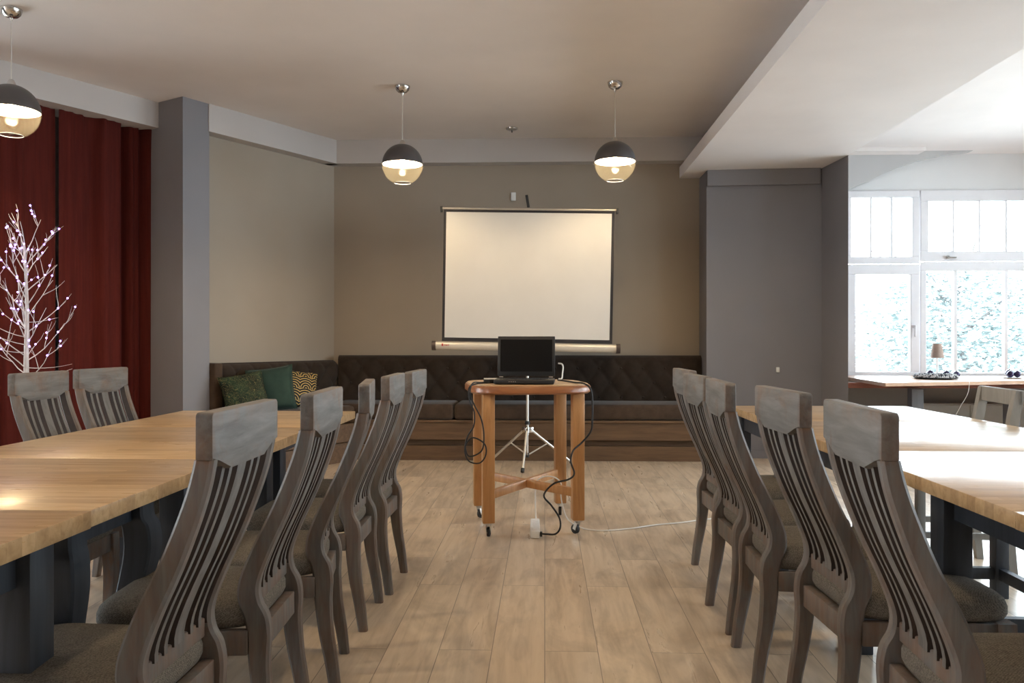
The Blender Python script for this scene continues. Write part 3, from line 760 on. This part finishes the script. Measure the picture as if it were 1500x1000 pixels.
cable('extension_lead', [(-.055, 5.13, .03), (-.058, 5.14, .12), (-.058, 5.12, .22), (-.045, 5.08, .285), (.0, 5.04, .318), (.06, 5.05, .312), (.10, 5.07, .27), (.10, 5.12, .18), (.125, 5.22, .06), (.155, 5.24, .008), (.224, 5.05, .006), (.32, 4.98, .006), (.42, 5.0, .006), (.55, 5.06, .006), (.684, 5.147, .006), (.912, 5.252, .006), (1.25, 5.5, .006), (1.75, 6.2, .006), (2.2, 7.1, .006), (2.50, 7.62, .006), (2.66, 7.72, .03), (2.70, 7.74, .16)], .0042, M_CABLEW, 'thin white extension lead crossing the floor from the power strip to the right')
ps = thing('power_strip', 'white power strip on the floor under the rolling table', 'power strip', (-.058, 4.955, 0), math.radians(1))
MB().box((0, 0, .0235), (.056, .34, .045), bev=.008).make('housing', M_PLASTIC, ps, 30)
for k in range(4): MB().lathe([(.019, .0462), (.019, .0472), (.016, .0472), (.016, .0465), (.001, .0465)], 20, (0, -.10 + k * .07, 0)).make('socket', M_PLASTIC, ps, 40)
MB().box((.034, -.165, .026), (.014, .03, .026), bev=.004).make('plug', M_BLACK, ps, 30)

# ------------------------------------------------------------------ projection screen on its tripod
ps_x, ps_y = -0.155, 7.36
sc = thing('projection_screen', 'white projection screen with black border on a silver tripod', 'projection screen', (ps_x, ps_y, 0))
RO = math.radians(1.0)
def rp(dx, dz):  # rotate about z=1.1 by the roll of the screen
    c, s = math.cos(RO), math.sin(RO); return (dx * c + dz * s, 1.10 - dx * s + dz * c)
def quad(mb, x0, x1, z0, z1, ya, yb, tap=0.0):
    mb.prism([rp(x0, z0), rp(x1, z0), rp(x1 - tap, z1), rp(x0 + tap, z1)], ya, yb, axis='y')
fb = MB(); quad(fb, -.765, .752, .030, 1.212, -.004, .004, -.002); fb.make('screen_border', M_BORDER, sc)
fb = MB(); quad(fb, -.742, .727, .062, 1.183, -.0055, -.0042, -.002); fb.make('screen_fabric', M_SCREEN, sc)
a = rp(-.835, -.012); b = rp(.805, -.012)
MB().tube([(a[0], 0, a[1]), (b[0], 0, b[1])], .036, 24).make('case_tube', M_CASE, sc, 40)
for q, d in ((a, -.02), (b, .02)):
    MB().tube([(q[0] - .018, 0, q[1]), (q[0] + .018, 0, q[1])], .043, 24).make('end_cap', M_BROWN, sc, 40)
a = rp(-.79, 1.215); b = rp(.775, 1.215)
MB().tube([(a[0], 0, a[1]), (b[0], 0, b[1])], .011, 12).make('top_bar', M_ALU, sc, 40)
for q in (a, b): MB().box((q[0], 0, q[1] - .008), (.02, .03, .05), bev=.003).make('bar_clip', M_BLACK, sc, 30)
MB().tube([(0.0, .045, .30), (0.0, .045, 2.33)], .0125, 16).make('pole', M_ALU, sc, 40)
MB().beam((.010, .02, 2.335), (-.008, .02, 2.445), .024, .024, bev=.004).make('hook', M_BLACK, sc, 30)
hub = MB(); hub.tube([(0, .045, .395), (0, .045, .425)], .024, 16); hub.make('collar', M_BLACK, sc, 40)
hb = MB()
for k in range(3):
    an = -R90 - .12 + k * 2 * PI / 3
    hb.box((.035 * math.cos(an), .045 + .035 * math.sin(an), .345), (.04, .022, .05), rz=an, bev=.004)
hb.tube([(0, .045, .32), (0, .045, .37)], .022, 16)
hb.make('hub', M_CHROME, sc, 40)
for k in range(3):
    an = -R90 - .12 + k * 2 * PI / 3; ca, sa = math.cos(an), math.sin(an); L = .30 if k == 0 else .44
    p0 = Vector((.05 * ca, .045 + .05 * sa, .335)); p1 = Vector((L * ca, .045 + L * sa, .028))
    MB().tube([p0, p1], .0115, 12).make('leg', M_ALU, sc, 40)
    d = (p1 - p0).normalized()
    MB().tube([p1 - d * .02, p1 + d * .015], .016, 12).make('foot', M_RUBBER, sc, 40)
    m = p0.lerp(p1, .38); MB().tube([m, (0.012 * ca, .045 + .012 * sa, .125)], .007, 8).make('brace', M_ALU, sc, 40)
MB().tube([(0, .045, .32), (0, .045, .12)], .008, 10).make('lower_pole', M_ALU, sc, 40)
MB().tube([(0, .045, .14), (0, .045, .10)], .015, 10).make('pole_foot', M_RUBBER, sc, 40)
# small red print on the case: a mark and a short unreadable word
pr = MB(); q = rp(-.755, -.006); pr.box((q[0], -.0372, q[1] + .002), (.016, .002, .022))
pr.make('printed_mark', M_RED, sc)
pw = MB(); x = q[0] + .022
for w, h in ((.006, .012), (.005, .009), (.007, .009), (.005, .009), (.004, .013)):
    pw.box((x, -.0372, q[1] - .0005 + h / 2 - .005), (w, .002, h)); x += w + .0025
pw.make('printed_word', M_RED, sc)

# wall plates
tag(MB().box((-.325, 8.545, 2.635), (.05, .012, .085), bev=.004).box((-.325, 8.538, 2.615), (.012, .006, .012)).make('socket_plate', M_PLASTIC, None, 30), 'small white cable outlet on the beige wall above the screen', 'wall plate')
tag(MB().box((2.262, 8.118, .862), (.032, .012, .05), rz=-.06, bev=.004).make('switch_plate', M_PLASTIC, None, 30), 'tiny white plate on the grey pier wall', 'wall plate')

# ------------------------------------------------------------------ benches
def tuft(x, z, D=.030):
    u = x / .22 + z / .292; v = x / .22 - z / .292
    return D * (abs(math.sin(PI * u)) * abs(math.sin(PI * v))) ** .35
X0, X1 = -2.115, 1.578
bw = X1 - X0; bcx = (X0 + X1) / 2
bn = thing('tufted_bench', 'long brown button-tufted bench along the back wall behind the screen', 'bench', (bcx, 8.2, 0))
def R(o): o.location = (-bcx, -8.2, 0); return o
R(MB().box((bcx - .02, 8.205, .07), (bw - .06, .65, .14)).box((bcx - .02, 8.25, .165), (bw - .06, .60, .06)).make('plinth', M_PLINTH, bn))
R(MB().box((bcx - .02, 8.20, .28), (bw - .06, .66, .166), bev=.004).make('base_panel', M_PLINTH, bn))
R(MB().box((bcx - .02, 8.195, .376), (bw - .06, .69, .024), bev=.005).make('ledge', M_PLINTH, bn))
seat = MB(); nseg = 3
for k in range(nseg):
    w = (bw - .10) / nseg; seat.box((X0 + .05 + w * (k + .5), 8.12, .465), (w - .004, .54, .15), bev=.035, seg=4)
R(seat.make('seat_cushion', M_SOFASEAT, bn, 60))
bk = MB()
def fback(u, v):
    x = X0 + bw * u; z = .50 + .495 * v
    e = min(u * bw, (1 - u) * bw, .05) / .05; ez = min((1 - v) * .495 / .05, 1)
    y = 8.38 - tuft(x, z - .72) * min(1, ez) * min(1, e) + .05 * (1 - math.sqrt(max(0, 1 - (1 - ez) ** 2)))
    return (x, y, z)
bk.grid(fback, 200, 40)
bk.box((bcx, 8.475, .735), (bw, .13, .515), bev=.01)
R(bk.make('backrest', M_SOFA, bn, 60))
bt = MB()
for i in range(-12, 12):
    for j in (-1, 0, 1):
        x = (i + .5 * (j % 2)) * .22; z = .72 + j * .146
        if X0 + .08 < x < X1 - .08: bt.sphere((x, 8.372, z), .011, 10, 6)
R(bt.make('tuft_buttons', M_SOFA, bn, 60))

# slanted bench along the left beige wall
S0, S1 = 4.70, 6.20
def SY(Y, n): return (Y + .5 * n) / S60   # wall coordinate where the back bench front line is met
def scut(mb, s0, n0, n1, Y, z0, z1, bev=0.0, seg=2): mb.prism([LW(s0, n0), LW(SY(Y, n0), n0), LW(SY(Y, n1), n1), LW(s0, n1)], z0, z1, bev=bev, seg=seg); return mb
sb = thing('tufted_bench', 'brown button-tufted corner bench under the slanted beige wall, with cushions on it', 'bench', (0, 0, 0))
def frame(o): return o
def sbox(mb, s0, s1, n0, n1, z0, z1, bev=0.0, seg=2): mb.prism([LW(s0, n0), LW(s1, n0), LW(s1, n1), LW(s0, n1)], z0, z1, bev=bev, seg=seg); return mb
scut(MB(), S0 + .02, -6.16, -5.50, 7.84, 0, .18).make('plinth', M_PLINTH, sb)
scut(MB(), S0 + .02, -6.16, -5.48, 7.84, .19, .36, .004).make('base_panel', M_PLINTH, sb)
m = MB(); scut(m, S0 + .10, -6.02, -5.47, 7.82, .39, .53, .035, 4)
m.make('seat_cushion', M_SOFASEAT, sb, 60)
bk = MB(); SL = S1 - S0
def fback2(u, v):
    s = S0 + .06 + (SL - .06) * u; z = .50 + .445 * v
    ez = min((1 - v) * .445 / .05, 1); e = min(1, u * SL / .05)
    n = -6.05 + tuft(s, z - .70) * min(1, ez) * e - .05 * (1 - math.sqrt(max(0, 1 - (1 - ez) ** 2)))
    p = LW(s, n); return (p[0], p[1], z)
bk.grid(fback2, 150, 36); sbox(bk, S0 + .05, S1, -6.175, -6.075, .48, .945, .01)
bk.make('backrest', M_SOFA, sb, 60)
bt = MB()
for i in range(20, 30):
    for j in (-1, 0, 1):
        s = (i + .5 * (j % 2)) * .22
        if S0 + .12 < s < S1 - .1:
            p = LW(s, -6.043); bt.sphere((p[0], p[1], .70 + j * .146), .011, 10, 6)
bt.make('tuft_buttons', M_SOFA, sb, 60)
sbox(MB(), S0 - .03, S0 + .06, -6.175, -5.99, 0.18, .95, .02, 3).make('end_panel', M_SOFASEAT, sb, 40)

def cushion(name, s, n, z, w, h, t, rz, rx, ry, mat, label):
    o = thing(name, label, 'cushion', (*LW(s, n), z), 0, 'cushions on the corner bench')
    mb = MB()
    def f(sgn):
        def g(u, v):
            a, b = 2 * u - 1, 2 * v - 1
            pin = 1 - .07 * (1 - a * a) * (abs(b) ** 3); pin2 = 1 - .07 * (1 - b * b) * (abs(a) ** 3)
            return (a * w / 2 * pin2, sgn * t / 2 * ((1 - a * a) * (1 - b * b)) ** .38, b * h / 2 * pin)
        return g
    mb.grid(f(1), 20, 20); mb.grid(f(-1), 20, 20)
    c = mb.make('cover', mat, o, 70)
    ed = [(-1, -1), (1, -1), (1, 1), (-1, 1), (-1, -1)]; pts = []
    for (a0, b0), (a1, b1) in zip(ed, ed[1:]):
        for k in range(10):
            a, b = a0 + (a1 - a0) * k / 10, b0 + (b1 - b0) * k / 10
            pts.append((a * w / 2 * (1 - .07 * (1 - b * b) * abs(a) ** 3), 0, b * h / 2 * (1 - .07 * (1 - a * a) * abs(b) ** 3)))
    pts.append(pts[0]); MB().tube(pts, .004, 6).make('piping', mat, o, 60)
    o.rotation_euler = (rx, ry, rz); return o
W60 = math.radians(60)
cushion('leaf_cushion', 4.83, -5.80, .69, .38, .36, .13, W60 - .45, -.42, -.15, M_LEAF, 'dark cushion with gold leaf print at the left end of the bench')
cushion('green_cushion', 5.09, -5.76, .71, .41, .41, .15, W60 - .80, -.30, -.13, M_GREENC, 'plain dark green velvet cushion between two printed cushions')
cushion('fan_cushion', 5.44, -5.80, .69, .38, .37, .13, W60 - .42, -.34, .16, M_FAN, 'black cushion with gold fan print right of the green cushion')

# ------------------------------------------------------------------ curtains
def curtain(s0, s1, folds, label, seed, bunch=None):
    rnd = random.Random(seed); ph = [rnd.uniform(0, 6.28) for _ in range(4)]
    t = thing('curtain', label, 'curtain', (*LW((s0 + s1) / 2, -6.55), 0), 0, 'rust red curtains')
    L = s1 - s0; o0 = Vector(t.location)
    def f(u, v):
        s = s0 + L * u; z = .03 + 2.97 * v
        a = .034 * math.sin(u * L * 17 + ph[0]) + .014 * math.sin(u * L * 41 + ph[1] + .3 * z)
        for c, w, d in folds:
            x = (s - c) / w
            a -= d * math.exp(-x * x)
        top = .010 * math.sin(u * L * 75) * max(0, (v - .93) / .07)
        p = LW(s, -6.53 + a + top); return Vector((p[0], p[1], z)) - o0
    mb = MB().grid(f, int(L * 130), 24); bmesh.ops.solidify(mb.bm, geom=list(mb.bm.faces), thickness=.004)
    mb.make('fabric', M_CURT, t, 70)
    hd = MB(); 
    sbox(hd, s0, s1, -6.74, -6.69, 2.985, 3.005)
    h = hd.make('rail', M_WHITE, t); h.location = -o0
    return t
curtain(3.62, 4.43, [(3.66, .05, .05), (4.20, .030, .055), (4.34, .022, .05), (4.29, .02, .03)], 'rust red floor length curtain beside the grey column', 1)
curtain(2.86, 3.60, [(3.36, .04, .05), (3.10, .05, .04)], 'rust red curtain behind the lit twig tree at the left edge', 2)

# ------------------------------------------------------------------ lit twig tree
tw = thing('twig_tree', 'white twig tree with small violet lights before the red curtain', 'decorative tree', (-3.40, 5.28, 0))
rnd = random.Random(21); br = MB(); leds = []
trunk = smoothpath([(0, 0, 0.02), (.01, 0, .5), (0, .01, 1.0), (.012, 0, 1.4), (-.01, 0, 1.78)], 6)
MB().tube(trunk, [0.026 - .021 * i / (len(trunk) - 1) for i in range(len(trunk))], 10).make('trunk', M_TWIG, tw, 60)
def twig(p, d, L, r, depth):
    pts = [p]; dd = d.copy()
    for k in range(5):
        dd = (dd + Vector((rnd.gauss(0, .10), rnd.gauss(0, .10), .08))).normalized(); pts.append(pts[-1] + dd * L / 5)
    br.tube(pts, [r * .62 * (1 - .13 * k) for k in range(6)], 5)
    if rnd.random() < .9: leds.append(pts[rnd.choice((2, 3, 4))] + Vector((0, -.006, 0)))
    if depth > 0:
        for k in range(rnd.choice((2, 2, 3))):
            q = pts[rnd.choice((2, 3, 4))]
            nd = (dd + Vector((rnd.uniform(-.9, .9), rnd.uniform(-.7, .7), rnd.uniform(-.25, .6)))).normalized()
            twig(q, nd, L * rnd.uniform(.45, .62), r * .62, depth - 1)
for k in range(26):
    z = .88 + .87 * (k / 25) ** .9; a = k * 2.4 + rnd.uniform(-.3, .3)
    el = .45 + .5 * (k / 25)
    d = Vector((math.cos(a) * math.cos(el), math.sin(a) * math.cos(el) * .75, math.sin(el)))
    twig(Vector((0, 0, z)), d, .36 - .12 * (k / 25), .0066, 1 + (k % 3 == 0))
for k in range(8):
    a = k * .8; twig(Vector((0, 0, .92 + .05 * k)), Vector((math.cos(a), math.sin(a) * .6, rnd.uniform(-.3, .35))).normalized(), .28, .005, 0)
br.make('branches', M_TWIG, tw, 60)
MB().box((0, 0, .01), (.24, .24, .02), bev=.004).make('base_plate', M_WHITE, tw, 30)
rnd.shuffle(leds); led = None
for p in leds[:90]:
    if led is None: led = MB().sphere((0, 0, 0), .0062, 8, 6).make('led_light', M_LED, tw, 60); led.location = p
    else:
        c = led.copy(); COL.objects.link(c); c.parent = tw; c.location = p

# ------------------------------------------------------------------ pendants
def pendant(label):
    t = thing('pendant_lamp', label, 'pendant lamp', (0, 0, 0), 0, 'globe pendant lamps'); Rg = .163; zc = 2.567 - CEIL
    MB().lathe([(.062, -.001), (.061, -.012), (.052, -.036), (.034, -.052), (.012, -.058), (.006, -.075)], 32, cap0=True, cap1=True).make('canopy', M_CHROME, t, 40)
    MB().tube([(0, 0, -.07), (0, 0, zc + Rg + .03)], .0032, 8).make('cord', M_ALU, t, 60)
    MB().lathe([(.004, Rg + .034), (.014, Rg + .030), (.026, Rg + .004), (.030, Rg - .006)], 20, (0, 0, zc), cap0=True).make('socket_cap', M_CHROME, t, 40)
    N = 18
    sh = MB().lathe([(max(.001, Rg * math.sin(R90 * i / N)), Rg * math.cos(R90 * i / N)) for i in range(N + 1)] , 48, (0, 0, zc)); sh.make('shade', M_SHADE, t, 60)
    MB().lathe([(max(.001, (Rg - .004) * math.sin(R90 * i / N)), (Rg - .004) * math.cos(R90 * i / N) + .0005) for i in range(N + 1)], 48, (0, 0, zc)).make('shade_lining', M_WHITE, t, 60)
    a1 = math.radians(156)
    MB().lathe([(Rg * math.sin(R90 + (a1 - R90) * i / N), Rg * math.cos(R90 + (a1 - R90) * i / N) - .001) for i in range(N + 1)] + [((Rg - .004) * math.sin(a1) - .004, (Rg) * math.cos(a1) + .002)], 48, (0, 0, zc)).make('glass_bowl', M_LGLASS, t, 60)
    rr = Rg * math.sin(a1); MB().tube([(rr * math.cos(2 * PI * k / 36), rr * math.sin(2 * PI * k / 36), zc + Rg * math.cos(a1)) for k in range(37)], .0022, 6, False).make('glass_rim', M_WHITE, t, 60)
    MB().lathe([(.018, .155), (.018, .14), (.014, .127)], 16, (0, 0, zc), cap0=True, cap1=True).make('bulb_holder', M_WHITE, t, 40)
    MB().lathe([(.001, -.062), (.018, -.057), (.032, -.040), (.036, -.022), (.032, -.002), (.020, .018), (.014, .036)], 20, (0, 0, zc + .092)).make('bulb', M_BULB, t, 60)
    return t
pn = pendant('globe pendant lamp left of the projection screen'); pn.location = (-1.148, 6.63, CEIL)
dup(pn, (0.558, 6.60, CEIL), 0, 'globe pendant lamp right of the projection screen')
dup(pn, (-3.30, 4.99, CEIL), 0, 'globe pendant lamp before the red curtain, cut by the left edge')
dup(pn, (-1.25, 2.75, CEIL), 0, 'globe pendant lamp added above the left tables for more light, outside the picture')  # this lamp and the next are unseen additions that brighten floor and tables
dup(pn, (0.45, 2.75, CEIL), 0, 'globe pendant lamp added above the aisle for more light, outside the picture')
cc = thing('ceiling_rosette', 'small metal ceiling cap without a lamp above the screen', 'ceiling cap', (-.317, 7.99, CEIL))
MB().lathe([(.058, -.001), (.056, -.012), (.035, -.022), (.012, -.026)], 28, cap0=True, cap1=True).make('cap', M_CHROME, cc, 40)
MB().tube([(0, 0, -.02), (0, 0, -.042)], .006, 10).make('stud', M_RUBBER, cc, 40)

# ------------------------------------------------------------------ light and camera
w = bpy.data.worlds.new('overcast'); SC.world = w; w.use_nodes = True
bg = w.node_tree.nodes['Background']; bg.inputs['Color'].default_value = (0.84, 0.91, 1.0, 1); bg.inputs['Strength'].default_value = 15.0

def portal(loc, rot, sx, sy):
    l = bpy.data.lights.new('window_portal', 'AREA'); l.shape = 'RECTANGLE'; l.size = sx; l.size_y = sy; l.cycles.is_portal = True
    o = bpy.data.objects.new('window_portal', l); COL.objects.link(o); o.location = loc; o.rotation_euler = rot
portal((4.85, 9.42, 1.76), (-R90, 0, 0), 3.1, 2.05)
portal((6.88, 2.2, 1.8), (R90, 0, R90), 3.6, 2.0)
portal((6.88, 6.5, 1.8), (R90, 0, R90), 3.8, 2.0)
for s in (1.825, -.65):
    p = LW(s, -7.02); portal((*p, 1.68), (R90, 0, W60 - PI), 1.85, 2.35)

cam = bpy.data.cameras.new('camera'); cam.sensor_width = 36.0; cam.lens = 1210 / 1500 * 36; cam.clip_start = .05
co = bpy.data.objects.new('camera', cam); COL.objects.link(co)
co.location = (0, 0, 1.15); co.rotation_euler = (R90 - 2 / 1210, 0, math.atan(48 / 1210))
SC.camera = co
vs = SC.view_settings
vs.view_transform = 'Standard'; vs.look = 'None'; vs.exposure = 0.30; vs.gamma = 1.0; vs.use_curve_mapping = False
SC.cycles.use_denoising = True
SC.cycles.caustics_reflective = False; SC.cycles.caustics_refractive = False
SC.cycles.max_bounces = 10; SC.cycles.diffuse_bounces = 5; SC.cycles.transparent_max_bounces = 12
SC.cycles.sample_clamp_indirect = 8.0
